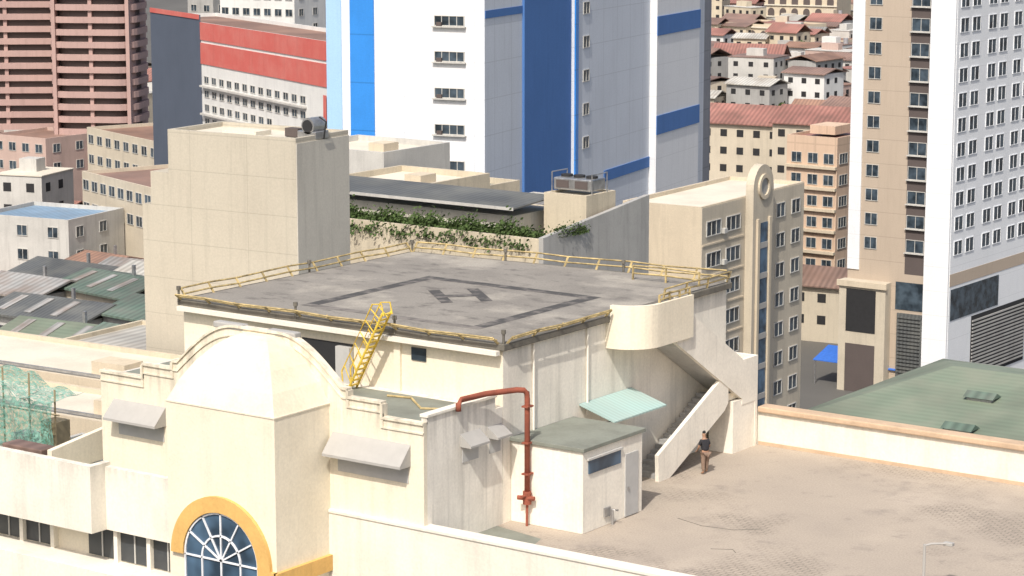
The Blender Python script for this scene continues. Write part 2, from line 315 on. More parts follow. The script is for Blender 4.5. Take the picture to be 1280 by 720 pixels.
# bay with faceted dome
MB().box(-9.7,-4.4,-8.0,-4.9,-6,5.0).build("bay_wall",M['cream'],wg,world=True)
dm=MB(); rings=[]
for t,zz in ((0,5.0),(0.16,5.75),(0.36,6.4),(0.58,6.9),(0.78,7.18),(0.9,7.27)):
    s=1-0.84*t; hx=2.65*s; dp=3.10*(1-0.95*t); ox=-7.05-0.7*t; ch=0.0
    rings.append([(ox-hx,-4.86,zz),(ox-hx,-4.9-dp,zz),(ox+hx,-4.9-dp,zz),(ox+hx,-4.86,zz)])
K=len(rings)-1
vs=[v for R in rings for v in R]; fs=[]
for i in range(K):
    for k in range(3): fs.append((i*4+k,i*4+k+1,i*4+k+5,i*4+k+4))
fs.append([K*4+k for k in range(4)]); dm.add(vs,fs); dm.build("dome_roof",M['dome'],wg,world=True)
MB().box(-9.73,-4.37,-8.03,-4.9,4.97,5.02).build("bay_moulding",M['cream'],wg,world=True)
# arched window
def arc(cx,cz,r,a0,a1,n=28): return [(cx+r*math.cos(rad(a0+(a1-a0)*i/n)),cz+r*math.sin(rad(a0+(a1-a0)*i/n))) for i in range(n+1)]
acx,acz=-7.05,-0.75
sr=MB(); o_=arc(acx,acz,2.45,0,180); i_=arc(acx,acz,1.85,0,180)
for k in range(28): sr.prism([o_[k],o_[k+1],i_[k+1],i_[k]],'y',-8.16,-8.0)
sr.box(-5.2,-4.32,-8.16,-8.0,-1.35,-0.75); sr.box(-4.4,-4.24,-8.16,-4.9,-1.35,-0.75)
sr.build("arch_surround",M['ochre'],wg,world=True)
aw=MB(); aw.prism(arc(acx,acz,1.85,0,180)+[(acx-1.85,-4.5),(acx+1.85,-4.5)],'y',-8.03,-8.005)
awo=aw.build("arched_window",M['blueglass'],wg,world=True)
fr=MB()
def bar(x0,z0,x1,z1,w=0.06):
    d=Vector((x1-x0,z1-z0)).normalized(); n=(-d.y*w/2,d.x*w/2)
    fr.prism([(x0+n[0],z0+n[1]),(x1+n[0],z1+n[1]),(x1-n[0],z1-n[1]),(x0-n[0],z0-n[1])],'y',-8.09,-8.035)
for a in (30,60,90,120,150): bar(acx,acz,acx+1.85*math.cos(rad(a)),acz+1.85*math.sin(rad(a)))
for rr in (0.95,1.8):
    q=arc(acx,acz,rr,0,180,20)
    for k in range(20): bar(*q[k],*q[k+1],0.07)
for x in (-1.8,-0.95,0,0.95,1.8): bar(acx+x,acz,acx+x,-4.5)
bar(acx-1.85,-2.2,acx+1.85,-2.2); bar(acx-1.85,acz,acx+1.85,acz)
fro=fr.build("frame",M['wframe'],wg,world=True); fro.parent=awo; fro.location=(0,0,0)
# ------------------------------------------------------------ left terrace and lower ledges
tr=thing("terrace",(-20,-6,-4),"white walled rooftop terrace beside the domed bay","terrace")
MB().box(-40,-13.6,-8.2,-7.85,-0.75,1.9).build("parapet_wall",M['parapet'],tr,world=True)
MB().box(-13.6,-9.7,-7.4,-7.1,-0.75,1.75).build("parapet_wall",M['parapet'],tr,world=True)
MB().box(-13.9,-13.6,-7.85,-7.1,-0.75,1.9).build("parapet_wall",M['parapet'],tr,world=True)
MB().box(-40,-16.2,-7.85,-4.0,-0.7,0.6).build("floor",M['rooffelt'],tr,world=True)
MB().box(-16.2,-9.7,-7.1,-4.9,-0.7,0.9).build("floor",M['rooffelt'],tr,world=True)
MB().prism([(-6.2,0.6),(-4.0,0.6),(3.5,0.9),(3.5,2.7),(2.6,2.6),(-6.2,1.55)],'x',-18.0,-17.75).build("side_wall",M['cream'],tr,world=True)
MB().box(-17.7,-16.25,-4.0,5,-0.7,0.6).build("floor",M['rooffelt'],tr,world=True)
MB().box(-21.5,-19.2,-5.4,-4.5,0.6,1.2).build("planter",M['brownroof'],tr,world=True,bevel=0.05)
MB().box(-40,-9.7,-8.0,-4.9,-4.2,-2.1).build("lower_ledge_core",M['white'],tr,world=True)
MB().box(-40,-9.7,-8.5,-8.0,-6,-2.1).build("lower_ledge",M['parapet'],tr,world=True)
MB().box(-40,-9.7,-6.9,-4.9,-2.1,-0.75).build("recessed_wall",M['cream'],tr,world=True)
for i in range(9):
    xa=-10.0-i*1.75
    if i in (3,6): continue
    MB().box(xa-1.55,xa,-6.96,-6.905,-2.05,-0.8).build("window",[M['shadeglass']],tr,world=True)
    MB().box(xa-0.80,xa-0.74,-7.0,-6.965,-2.05,-0.8).build("window_mullion",M['frame'],tr,world=True)
    MB().box(xa+0.0,xa+0.2,-7.15,-6.905,-2.1,-0.76).build("post",M['white'],tr,world=True)
# ------------------------------------------------------------ shed
sh=thing("utility_shed",(1.65,2.5,0),"small white flat-roofed utility shed on the deck","shed")
MB().box(0.01,3.3,0.5,4.6,0,3.15).build("wall",M['cream_side'],sh,world=True,bevel=0.02)
MB().box(0.01,3.4,0.4,4.7,3.15,3.30).build("roof",M['rooffelt'],sh,world=True,bevel=0.02)
MB().box(3.302,3.36,0.85,3.0,2.25,2.75).build("vent_window",M['blueglass'],sh,world=True)
MB().box(3.30,3.40,0.75,3.1,2.78,2.86).build("window_ledge",M['lgrey'],sh,world=True)
d_=MB().box(3.302,3.35,3.35,4.25,0.05,2.5).build("door",M['door'],sh,world=True)
h_=MB().box(3.351,3.40,3.48,3.56,1.1,1.2).build("handle",M['steel'],sh,world=True); h_.parent=d_; h_.location=(0,0,0)
MB().box(3.302,3.37,1.9,2.3,0.35,0.7).build("meter_box",M['steel'],sh,world=True)
b=MB(); b.tube([(3.45,2.3,0.0),(3.45,2.3,0.6),(3.7,2.3,0.6)],0.05,6); tag(b.build("standpipe",M['steel'],None),"short grey standpipe beside the shed wall","pipe")
cp=thing("canopy",(0.9,7,3.4),"pale teal sheet canopy over a rooftop doorway","canopy")
m=MB(); m.prism([(0.02,3.72),(1.7,3.22),(1.7,3.16),(0.02,3.66)],'y',5.1,8.9); m.build("canopy_sheet",M['teal'],cp,world=True)
for y in (5.2,8.8):
    q=MB(); q.tube([(1.6,y,3.2),(0.05,y,2.7)],0.03,5); q.build("bracket",M['steel'],cp,world=True)
# ------------------------------------------------------------ staircase
st=thing("outdoor_staircase",(0.8,12,0),"cream concrete switchback staircase with rounded balcony","staircase")
def footprint(x0,x1,y0,y1,r,n=8):
    p=[(x0,y0)]
    for i in range(n+1):
        a=rad(-90+90*i/n); p.append((x1-r+r*math.cos(a),y0+r+r*math.sin(a)))
    p+=[(x1,y1),(x0,y1)]; return p
bw=MB(); bw.prism(footprint(0.0,1.65,7.0,11.0,1.45,14),'z',5.65,6.7); bw.build("balcony_base",M['cream'],st,world=True)
op=footprint(0.0,1.65,7.0,11.0,1.45,14)[1:-1]; ip=footprint(0.0,1.47,7.2,11.0,1.28,14)[1:-1]
bp_=MB()
for k in range(len(op)-1): bp_.prism([op[k],op[k+1],ip[k+1],ip[k]],'z',6.7,7.4)
bp_.build("balcony_parapet",M['cream'],st,world=True)
def flightwall(ya,za,yb,zb,h,x0,x1,name="stair_parapet",mat='cream_side'):
    MB().prism([(ya,za),(yb,zb),(yb,zb+h),(ya,za+h)],'x',x0,x1).build(name,M[mat],st,world=True)
flightwall(10.0,5.5,15.3,2.25,1.75,1.3,1.5)
MB().prism([(11.0,6.65),(11.0,7.4),(10.95,7.4),(10.0,7.4),(10.0,6.0)],'x',1.3,1.499).build("stair_parapet",M['cream_side'],st,world=True)
MB().box(1.3,1.5,15.3,16.4,2.0,3.95).build("landing_parapet",M['cream_side'],st,world=True)
MB().box(0.0,1.5,16.4,16.6,0,3.95).build("landing_parapet",M['cream_side'],st,world=True)
MB().box(0.0,1.3,14.2,16.4,2.3,2.6).build("landing",M['cream'],st,world=True)
MB().box(0.3,1.48,14.6,16.4,0,2.25).build("landing_wall",M['cream_side'],st,world=True)
MB().prism([(10.3,5.3),(15.3,2.3),(15.3,2.6),(10.3,5.75)],'x',0.05,1.3).build("upper_flight",M['lgrey'],st,world=True)
stp=MB()
for i in range(16):
    y=14.2-i*0.32; zt=2.6-i*0.16; stp.box(0.07,1.29,y-0.32,y,max(zt-0.35,0),zt)
stp.build("lower_steps",M['grey'],st,world=True)
MB().prism([(8.75,0.0),(9.6,0.0),(13.9,2.0),(14.2,2.3),(14.2,3.5),(13.8,3.5),(8.7,1.1)],'x',1.3,1.47).build("stair_parapet",M['cream_side'],st,world=True)
railing((1.5,8.6),(1.5,10.9),"faded yellow railing on the stair balcony",0.35,z=7.35,sp=0.8)
# ------------------------------------------------------------ yellow ladder
ld=thing("access_ladder",(-5.85,-0.9,4.56),"bright yellow steel access ladder up to the helipad","ladder")
wd=0.52
for dy in (0,wd):
    q=MB(); q.tube([(-0.75,-dy+0.3,0),(1.0,-dy+0.3,3.2)],0.045,6); q.build("stringer",M['yellow'],ld)
    q=MB(); q.tube([(-1.0,-dy+0.3,0.1),(-1.05,-dy+0.3,0.7),(0.5,-dy+0.3,3.5),(0.95,-dy+0.3,3.55),(1.05,-dy+0.3,3.1)],0.032,6); q.build("handrail",M['yellow'],ld)
for i in range(14):
    t=(i+0.7)/14; q=MB(); q.box(-0.75+1.75*t-0.07,-0.75+1.75*t+0.07,-wd+0.3,0.3,3.2*t-0.02,3.2*t+0.02); q.build("rung",M['yellow'],ld)
for i in range(6):
    t=(i+0.5)/6
    for dy in (0,wd):
        q=MB(); q.tube([(-0.75+1.75*t,-dy+0.3,3.2*t),(-1.05+1.6*t,-dy+0.3,0.7+2.85*t)],0.022,5); q.build("baluster",M['yellow'],ld)
q=MB(); q.tube([(-4.6,-1.2,4.60),(-3.6,-1.0,4.61),(-2.2,-2.2,4.60),(-1.0,-1.6,4.60)],0.045,6); tag(q.build("hose",M['rail'],None),"pale yellow hose lying across the wing roof","hose")
# ------------------------------------------------------------ red pipe
pp=thing("fire_pipe",(0.9,0.25,0),"rust red fire water pipe bending down the wall","pipe")
q=MB(); q.tube([(0.15,-3.0,4.95),(0.15,-3.0,5.22),(0.18,-2.85,5.36),(0.3,-1.5,5.35),(0.7,-0.1,5.3),(0.88,0.12,5.27),(0.92,0.25,5.15),(0.92,0.28,4.9),(0.92,0.28,0.9)],0.11,10); q.build("pipe",M['pipe'],pp,world=True,smooth=True)
q=MB(); q.tube([(0.92,0.28,1.35),(0.92,0.28,0.85)],0.17,10); q.tube([(0.6,0.1,1.1),(1.25,0.3,1.1)],0.09,8); q.tube([(0.92,-0.1,1.2),(0.92,0.28,1.2)],0.06,8); q.build("valve",M['pipe'],pp,world=True)
for z in (4.6,3.2,2.0):
    q=MB(); q.box(0.78,1.06,0.10,0.5,z,z+0.06); q.build("bracket",M['pipe'],pp,world=True)
q=MB(); q.tube([(0.92,0.28,0.85),(0.92,0.26,0.0)],0.05,6); q.build("leg",M['pipe'],pp,world=True)
lp=thing("lamp_post",(16.6,1.9,0),"short grey lamp post with sideways arm","lamp")
MB().tube([(0,0,0),(0,0,1.5)],0.055,8).build("post",M['hood'],lp)
MB().tube([(0,0,1.45),(0.2,0.1,1.53),(0.7,0.5,1.53)],0.04,8).build("arm",M['hood'],lp)
MB().box(0.5,0.85,0.40,0.60,1.45,1.57).build("lamp_head",M['hood'],lp,bevel=0.02)
# ------------------------------------------------------------ person
def skinned(name,verts,edges,radii,root,mat,parent=None,sub=2):
    me=bpy.data.meshes.new(name); me.from_pydata(verts,edges,[]); me.materials.append(mat)
    ob=bpy.data.objects.new(name,me); COL.objects.link(ob)
    sk=ob.modifiers.new("s",'SKIN'); sk.use_smooth_shade=True
    for i,r in enumerate(radii):
        sv=me.skin_vertices[0].data[i]; sv.radius=(r,r) if not isinstance(r,tuple) else r; sv.use_root=(i==root)
    ss=ob.modifiers.new("u",'SUBSURF'); ss.levels=sub; ss.render_levels=sub
    if parent: ob.parent=parent
    return ob
pv=[(0,0,0.93),(0,0.04,1.12),(0,0.08,1.32),(0,0.11,1.44),(0,0.13,1.52),(0,0.15,1.60),(0,0.16,1.70)]
pe=[(0,1),(1,2),(2,3),(3,4),(4,5),(5,6)]; pr=[(0.16,0.12),(0.14,0.10),(0.18,0.12),(0.12,0.09),0.055,(0.085,0.095),(0.075,0.085)]
def chain(start,pts,rs):
    p=start
    for a,r in zip(pts,rs):
        pv.append(a);pr.append(r);pe.append((p,len(pv)-1));p=len(pv)-1
    return p
for s in (-1,1):
    chain(0,[(s*0.10,0.0,0.86),(s*0.12,0.06*s+0.03,0.5),(s*0.13,0.02+0.1*s,0.09),(s*0.15,0.17+0.1*s,0.04)],[0.085,0.06,0.045,0.035])
    e=chain(2,[(s*0.17,0.09,1.38),(s*0.25,0.12,1.12),(s*0.21,0.30,0.95),(s*0.20,0.37,0.90)],[0.06,0.045,0.032,0.028])
    for k in range(4): chain(e,[(s*(0.17+0.02*k),0.42,0.88-0.004*k),(s*(0.17+0.02*k),0.45,0.85)],[0.009,0.008])
    chain(e,[(s*0.16,0.40,0.91),(s*0.15,0.43,0.91)],[0.010,0.009])
per=thing("person",(2.3,11.0,0),"person in black shirt and brown trousers stooping slightly","person",rot=rad(60))
bd=skinned("body",pv,pe,pr,0,M['skin'],per)
skinned("shirt",[(0,0,0.93),(0,0.04,1.12),(0,0.08,1.32),(0,0.10,1.43),(-0.17,0.09,1.38),(-0.23,0.11,1.18),(0.17,0.09,1.38),(0.23,0.11,1.18)],[(0,1),(1,2),(2,3),(2,4),(4,5),(2,6),(6,7)],[(0.19,0.15),(0.175,0.135),(0.21,0.15),(0.12,0.1),0.08,0.065,0.08,0.065],0,M['shirt'],per)
skinned("trousers",[(0,0,0.93),(-0.1,0,0.84),(-0.12,-0.03,0.5),(-0.13,-0.08,0.13),(0.1,0,0.84),(0.12,0.09,0.5),(0.13,0.12,0.13)],[(0,1),(1,2),(2,3),(0,4),(4,5),(5,6)],[(0.165,0.135),0.12,0.09,0.07,0.12,0.09,0.07],0,M['trouser'],per)
skinned("hair",[(0,0.12,1.66),(0,0.14,1.74),(0,0.18,1.76)],[(0,1),(1,2)],[0.08,0.085,0.06],0,M['hair'],per)
# ------------------------------------------------------------ generic buildings
WC={}
def winmesh(w,h,fm='frame',gm='glass',bars=1,sill=False):
    k=(w,h,fm,gm,bars,sill)
    if k in WC: return WC[k]
    b=MB(); b.mi=1; b.box(0.04,w-0.04,-0.03,0.0,0.04,h-0.04); b.mi=0; t=0.07
    b.box(0,w,-0.09,0,0,t);b.box(0,w,-0.09,0,h-t,h);b.box(0,t,-0.09,0,t,h-t);b.box(w-t,w,-0.09,0,t,h-t)
    for i in range(bars):
        x=w*(i+1)/(bars+1); b.box(x-0.03,x+0.03,-0.08,-0.031,t,h-t)
    if sill: b.box(-0.15,w+0.15,-0.35,-0.0,-0.12,-0.01)
    WC[k]=b.mesh("window",[M[fm],M[gm]]); return WC[k]
def addwin(e,face,u,z,w,h,**k):
    me=winmesh(w,h,**k); o=bpy.data.objects.new("window",me); COL.objects.link(o); o.parent=e
    if face=='L': o.location=(u,-0.005,z)
    else: o.location=(0.005,u,z); o.rotation_euler=(0,0,rad(90))
    return o
def bldg(name,label,xy,L,D,ztop,wm,rm,rot=0,par=0.5,zb=-40,cat="building",group=None):
    e=thing(name,(xy[0],xy[1],zb),label,cat,rot,group); h=ztop-zb
    MB().box(-L,0,0,D,0,h-par).build("wall",M[wm],e)
    if par>0:
        t=0.25; p=MB(); p.box(-L,0,0,t,h-par,h);p.box(-L,0,D-t,D,h-par,h);p.box(-L,-L+t,t,D-t,h-par,h);p.box(-t,0,t,D-t,h-par,h); p.build("parapet",M[wm],e)
        q=MB(); q.add([(-L+t,t,h-par+0.01),(-t,t,h-par+0.01),(-t,D-t,h-par+0.01),(-L+t,D-t,h-par+0.01)],[(0,1,2,3)]); q.build("roof",M[rm],e)
    return e
def P(e,name,mat,*b): return MB().box(*b).build(name,M[mat],e)
Z=lambda z: z+40
# tan shaft block
e=bldg("tan_block","tall plain tan block with stepped edge and flat roof",(-38.7,33.5),9.4,5.2,9.0,'tan','roofwhite',par=0.3,rot=rad(4))
P(e,"stepped_wall",'tan',-10.8,-9.4,0.02,4.8,0,Z(6.4)); P(e,"stepped_wall",'tan',-11.5,-10.8,0.04,4.6,0,Z(4.4))
P(e,"side_wall",'tanside',0.0,0.06,0.01,5.19,0,Z(8.7))
P(e,"roof_hatch",'roofwhite',-6.5,-4.0,1.5,3,Z(8.71),Z(9.0))
ac=thing("air_conditioning_unit",(-39.2,36.0,8.75),"round silver fan unit on the tan block roof","air conditioner")
MB().box(-1.0,0.4,-0.6,0.6,0,0.45).build("base",M['steel'],ac,bevel=0.05)
MB().tube([(-0.2,-0.6,0.75),(-0.2,0.6,0.75)],0.48,16).build("fan_drum",M['steel'],ac)
MB().tube([(-0.2,-0.66,0.75),(-0.2,-0.61,0.75)],0.36,16).build("fan_grille",M['dark'],ac)
MB().tube([(0.5,0,0),(0.7,0,1.0),(0.2,0,1.25)],0.05,6).build("bracket",M['dark'],ac)
MB().box(-2.2,-1.2,-0.3,0.3,0,0.5).build("condenser",M['darkrec'],ac)
# middle block
e=bldg("garden_block","low block with cream parapet wall and dark sheds",(-36,54),22,13,0.8,'tan2','rooffelt',par=1.2)
MB().prism([(0.0,0),(12.6,0),(12.6,Z(2.3)),(0,Z(0.9))],'x',0.001,0.35).build("side_wall",M['grey'],e)
e2=bldg("dark_shed","long low shed with dark sheet roof",(-40.5,57.5),18,5,1.5,'tanside','darksheet',par=0,zb=-0.4)
MB().prism([(-0.8,2.45),(4.3,2.75),(4.3,2.85),(-0.8,2.55)],'x',-19,0.6).build("roof",M['darksheet'],e2)
MB().prism([(-0.87,2.4),(-0.81,2.4),(-0.81,2.6),(-0.87,2.6)],'x',-19,0.6).build("gutter",M['lgrey'],e2)
e2=bldg("dark_shed","wide shed with grey sheet roof and pale panels",(-44,66),20,9,-1.2,'grey','darksheet',par=0,zb=-3)
MB().prism([(-0.5,2.7),(4.5,3.6),(9.5,2.7),(9.5,2.6),(4.5,3.5),(-0.5,2.6)],'x',-21,1).build("roof",M['darksheet'],e2)
for i in range(6):
    x=-20+i*3.2
    MB().prism([(0.3,2.88),(4.2,3.58),(4.2,3.62),(0.3,2.92)],'x',x,x+1.7).build("skylight_panel",M['greyroof'],e2)
e=bldg("plant_room","tan rooftop plant room box",(-36.3,59.9),3.4,3.5,2.9,'tan2','roofwhite',zb=-1,par=0.15)
ac=thing("rooftop_chiller",(-38.0,61.6,2.9),"bulky grey rooftop cooling unit with pipes","air conditioner")
MB().box(-1.5,1.5,-0.9,0.9,0.15,0.95).build("body",M['steel'],ac,bevel=0.08)
for x in (-1,0,1): MB().tube([(x,0,0.95),(x,0,1.1)],0.4,14).build("fan",M['dark'],ac)
for x in (-1.6,1.6): MB().tube([(x,-0.9,0),(x,-0.9,1.3),(x,0.9,1.3),(x,0.9,0)],0.05,6).build("frame",M['steel'],ac)
for x in (-0.75,0.75): MB().box(x-0.5,x+0.5,-0.93,-0.902,0.3,0.8).build("vent_grille",M['darkrec'],ac)
for k,(r_,d_,L,D,z,lab) in enumerate([(-7.0,188,9,9,-0.1,"plain beige rooftop block with flat roof"),(-10.5,200,10,9,1.0,"pale grey rooftop block with flat roof"),(-4.0,196,4,8,-1.6,"small beige rooftop block with flat roof"),(1,205,6,10,-4.5,"low grey roof block at the tower foot")]):
    e=bldg("low_block",lab,W(r_,d_),L,D,z,'tan2' if k%2==0 else 'lgrey','roofwhite' if k<2 else 'rooffelt',group="low rooftop blocks")
    P(e,"roof_box",'beige',-3.2,-1.6,2,4,Z(z)-0.5,Z(z)+0.4)
# hedge
def leafcloud(n,fn,size,seed):
    r=random.Random(seed); b=MB()
    for _ in range(n):
        c=fn(r); a=Vector((r.uniform(-1,1),r.uniform(-1,1),r.uniform(-1,1))).normalized(); t=a.orthogonal().normalized(); s2=a.cross(t); s=size*r.uniform(0.6,1.3)
        c=Vector(c); b.add([c-t*s,c+s2*s*0.6,c+t*s,c-s2*s*0.6],[(0,1,2,3)])
    return b
hd=thing("hedge",(-36.5,54.4,0.0),"overgrown green hedge along the parapet wall","hedge")
def hf(r):
    x=-19.5*r.random(); k=0.8+0.3*math.sin(x*1.9)+0.2*math.sin(x*4.3); y=r.gauss(0.3,0.5)
    return (x,y,(0.25 if y<0 else 0.65)+abs(r.gauss(0,0.42))*k-(0.5*r.random()**2 if y<-0.1 else 0))
leafcloud(13000,hf,0.12,3).build("foliage",M['leaf'],hd)
MB().box(-19.6,0,0.1,1.3,-0.4,0.75).build("planter",M['grey'],hd)
for i in range(3):
    h_=thing("shrub",(-35.9+0.1*i,56.2+i*1.0,0.2),"small dark green rooftop shrub","plant",group="rooftop shrubs")
    leafcloud(420,lambda r:(r.gauss(0,0.2),r.gauss(0,0.45),0.5+abs(r.gauss(0,0.3))),0.09,20+i).build("foliage",M['leaf'],h_)
# blue and white tower
bt=W(-2.5,220); TT=17
e=bldg("blue_white_tower","tall white tower with blue stripes and few windows",bt,15.8,20,TT,'twhite','lgrey',rot=rad(12))
P(e,"blue_glazing",'tbright',-13.4,-10.95,-0.12,0,5,Z(TT-1)); P(e,"pale_blue_strip",'tlblue',-15.85,-14.3,-0.08,0,5,Z(TT-1))
P(e,"grey_side_panel",'tgrey',0.0,0.06,0.0,8.5,0,Z(TT-1)); P(e,"blue_side_panel",'tblue',0.0,0.3,8.5,20,0,Z(TT-1))
P(e,"blue_band",'tblue',0.06,0.12,0.05,8.45,Z(10.6),Z(11.3))
for z in (10.3,7.1,3.8,0.5,-2.8):
    addwin(e,'L',-4.9,Z(z-0.45),3.0,0.95,bars=3,sill=True)
    P(e,"air_conditioner",'darkrec',-4.6,-4.1,-0.32,-0.1,Z(z-0.52),Z(z-0.1))
for x in (-8.0,-1.0): P(e,"panel_joint",'tgrey',x,x+0.06,-0.02,0,0,Z(TT-1))
e2=thing("tower_wing",(bt[0],bt[1],-40),"grey panelled tower wing with narrow windows","building",rad(12))
P(e2,"wall",'tgrey',-12,0.6,20.05,41,0,Z(TT-1))
P(e2,"blue_edge",'tbright',0.6,0.75,20.05,20.8,0,Z(TT-1))
for z in (9.7,6.4,3.1,-0.2,-3.5):
    o=addwin(e2,'R',22.2,Z(z),1.6,1.2); o.location.x=0.61
P(e2,"blue_band",'tblue',0.6,0.7,28,41,Z(-7.4),Z(-6.3))
e3=thing("tower_wing",(bt[0],bt[1],-40),"white tower wing with wide blue bands","building",rad(12))
P(e3,"wall",'twhite',-12,1.4,41.05,54.5,0,Z(TT-1))
for zz in (6.4,-4.0): P(e3,"blue_band",'tblue',1.4,1.5,41.0,54.55,Z(zz),Z(zz+2.0))
P(e3,"grey_wall",'tgrey',-12,0.4,54.5,59,0,Z(TT-2)); P(e3,"dark_wall",'dgrey',-12,0.0,59,62.5,0,Z(TT-1))
# beige building with arched pilaster
e=bldg("beige_building","beige mid-rise with pale roof and arched pilaster",(-51,99),7.5,19.2,-3.6,'beige','roofwhite',par=0.35,rot=rad(3))
P(e,"side_wall",'beigeside',0.0,0.05,0.01,19.19,0,Z(-3.7))
for k in range(8):
    z=-6.2-2.65*k
    for u in (0.7,4.2): addwin(e,'R',u,Z(z),2.6,1.3,bars=2).location.x=0.06
    for u in (13.6,16.6): addwin(e,'R',u,Z(z),1.7,1.3,bars=1).location.x=0.06
    P(e,"floor_band",'beige',0.05,0.12,0.1,7.5,Z(z-0.75),Z(z-0.6))
    P(e,"air_conditioner",'lgrey',0.06,0.4,3.4,3.95,Z(z),Z(z+0.4))
    P(e,"spandrel",'hood',0.8,0.9,8.95,10.45,Z(-8.2-2.65*k),Z(-7.7-2.65*k))
ps=MB(); pl=[(7.8,0),(11.6,0),(11.6,Z(-3.0))]+[(9.7+1.9*math.cos(rad(a)),Z(-3.0)+2.0*math.sin(rad(a))) for a in range(0,181,12)][1:-1]+[(7.8,Z(-3.0))]
ps.prism(pl,'x',0.06,0.8); ps.build("pilaster",M['beigeside'],e)
rg=MB()
for k in range(24):
    a,b_=rad(15*k),rad(15*(k+1)); rg.prism([(9.7+1.1*math.cos(a),Z(-2.9)+1.1*math.sin(a)),(9.7+1.1*math.cos(b_),Z(-2.9)+1.1*math.sin(b_)),(9.7+0.75*math.cos(b_),Z(-2.9)+0.75*math.sin(b_)),(9.7+0.75*math.cos(a),Z(-2.9)+0.75*math.sin(a))],'x',0.8,0.98)
rg.build("ring_ornament",M['beige'],e)
q=MB(); q.prism([(9.7+0.75*math.cos(rad(15*k)),Z(-2.9)+0.75*math.sin(rad(15*k))) for k in range(24)],'x',0.8,0.83); q.build("ring_recess",M['grey'],e)
P(e,"pilaster_window",'blueglass',0.8,0.86,8.9,10.5,Z(-28),Z(-6.0)); P(e,"pilaster_fin",'beige',0.8,1.0,8.4,8.8,Z(-28),Z(-5.6)); P(e,"pilaster_fin",'beige',0.8,1.0,10.6,11.0,Z(-28),Z(-5.6))
# orange building
e=bldg("peach_apartment_block","peach apartment block with rows of balconies",(-108,230),8,16,-13.8,'orange','redroof',par=0.4)
for k in range(8):
    z=-17.6-3.0*k
    for u in (-7.2,-4.6,-2.1): addwin(e,'L',u,Z(z),1.6,1.5,bars=1)
    for u in (0.6,4.2,7.8,11.4): addwin(e,'R',u,Z(z),2.4,1.5,bars=2)
    P(e,"balcony_ledge",'beige',-8,0,-0.5,0,Z(z-0.7),Z(z-0.3))
P(e,"roof_box",'orange',-6,-2,3,8,Z(-13.8),Z(-12.6))
# right tower
e=bldg("apartment_tower","tall brown and white apartment tower with window grid",(-73,193),13.6,34,20,'rtbrown','lgrey')
P(e,"white_pier",'rtwhite',-3.2,0.02,-0.35,0,0,Z(20)); P(e,"white_edge",'rtwhite',-13.6,-12.0,-0.15,0,Z(-25),Z(20)); P(e,"side_panel",'rtwhite',0.0,0.08,0.01,34,0,Z(19.5))
P(e,"recess_shade_strip",'darkrec',-5.9,-3.2,-0.004,0.0,Z(-25),Z(20))  # flat dark strip, nothing cut in; recess shade is in its colour
for k in range(14):
    z=13.2-2.96*k
    if z<-24.5: break
    addwin(e,'L',-11.4,Z(z),1.7,1.5,bars=1,gm='glass'); addwin(e,'L',-5.8,Z(z),2.4,1.6,bars=1,gm='glass',sill=True)
    for u,w_ in ((0.8,2.3),(4.0,2.3),(8.6,2.3),(11.8,2.3),(16.0,2.3),(19.2,2.3),(23.5,2.3)):
        addwin(e,'R',u,Z(z),w_,1.75,bars=1,fm='wframe',gm='glass').location.x=0.085
P(e,"brown_strip",'rtbrown',0.081,0.12,0,34,Z(-26.0),Z(-24.5))
P(e,"podium",'beigeside',-13.9,-7.6,-1.5,0,0,Z(-26.2)); P(e,"podium_opening",'dark',-12.9,-8.9,-1.54,-1.505,Z(-32.5),Z(-27.2)); P(e,"podium_opening",'darkrec',-12.9,-8.9,-1.54,-1.505,0,Z(-34))
P(e,"podium_cornice",'beige',-14.1,-7.4,-1.8,-1.51,Z(-26.9),Z(-26.2))
P(e,"podium_glazing",'glass',0.081,0.14,0.4,14,Z(-30.2),Z(-26.4)); P(e,"podium_glazing",'glass',-7.0,-3.3,-0.05,-0.006,Z(-29.4),Z(-26.0))
lv=MB()
for k in range(18): lv.box(-6.4,-3.4,-0.5,-0.36,Z(-38+k*0.45),Z(-38+k*0.45+0.2))
lv.box(-6.6,-3.3,-0.34,-0.0051,Z(-38.4),Z(-29.8)); lv.build("louvre_panel",M['darksheet'],e)
lv=MB()
for k in range(16): lv.box(0.16,0.3,6.5,22,Z(-38+k*0.45),Z(-38+k*0.45+0.2))
lv.build("louvre_panel",M['grey'],e); P(e,"louvre_backing",'dark',0.081,0.13,6.4,22.2,Z(-38.5),Z(-30.5))
# green roofed hall
gh=thing("green_roofed_hall",(-12,82,-40),"wide low hall with shallow green sheet roof","building")
MB().box(-14.5,40,-12,13,0,27.2).build("wall",M['lgrey'],gh)
q=MB(); q.add([(-15.5,-13,27),(41,-13,27),(41,14,27),(-15.5,14,27),(-8.5,1,29.5),(28,1,29.5)],[(0,1,5,4),(1,2,5),(2,3,4,5),(3,0,4)]); q.build("roof",M['greenroof'],gh)
for (x,y) in ((-4,-4),(2,-6.5),(-3.0,-9.5),(5.5,-2.5),(9,-8)):
    zz=29.5-abs(y-1)*0.18
    v_=thing("roof_vent",(-12+x,82+y,-40+zz),"low dark ridge vent on the green roof","vent",group="vents on the green roof")
    MB().box(-0.9,0.9,-0.5,0.5,-0.5,0.15).build("base",M['grey'],v_); MB().prism([(-0.7,0.15),(0,0.5),(0.7,0.15)],'x',-1.1,1.1).build("cap",M['dgreenroof'],v_)
v_=thing("roof_equipment",(-7.5,81.0,-10.9),"white ducting and plant on the green roof","equipment")
MB().box(-1.5,1.5,-0.7,0.7,-0.3,0.5).build("duct",M['bwhite'],v_,bevel=0.1); MB().tube([(-1,1.2,0.3),(5,1.2,0.3)],0.3,12).build("pipe",M['steel'],v_)
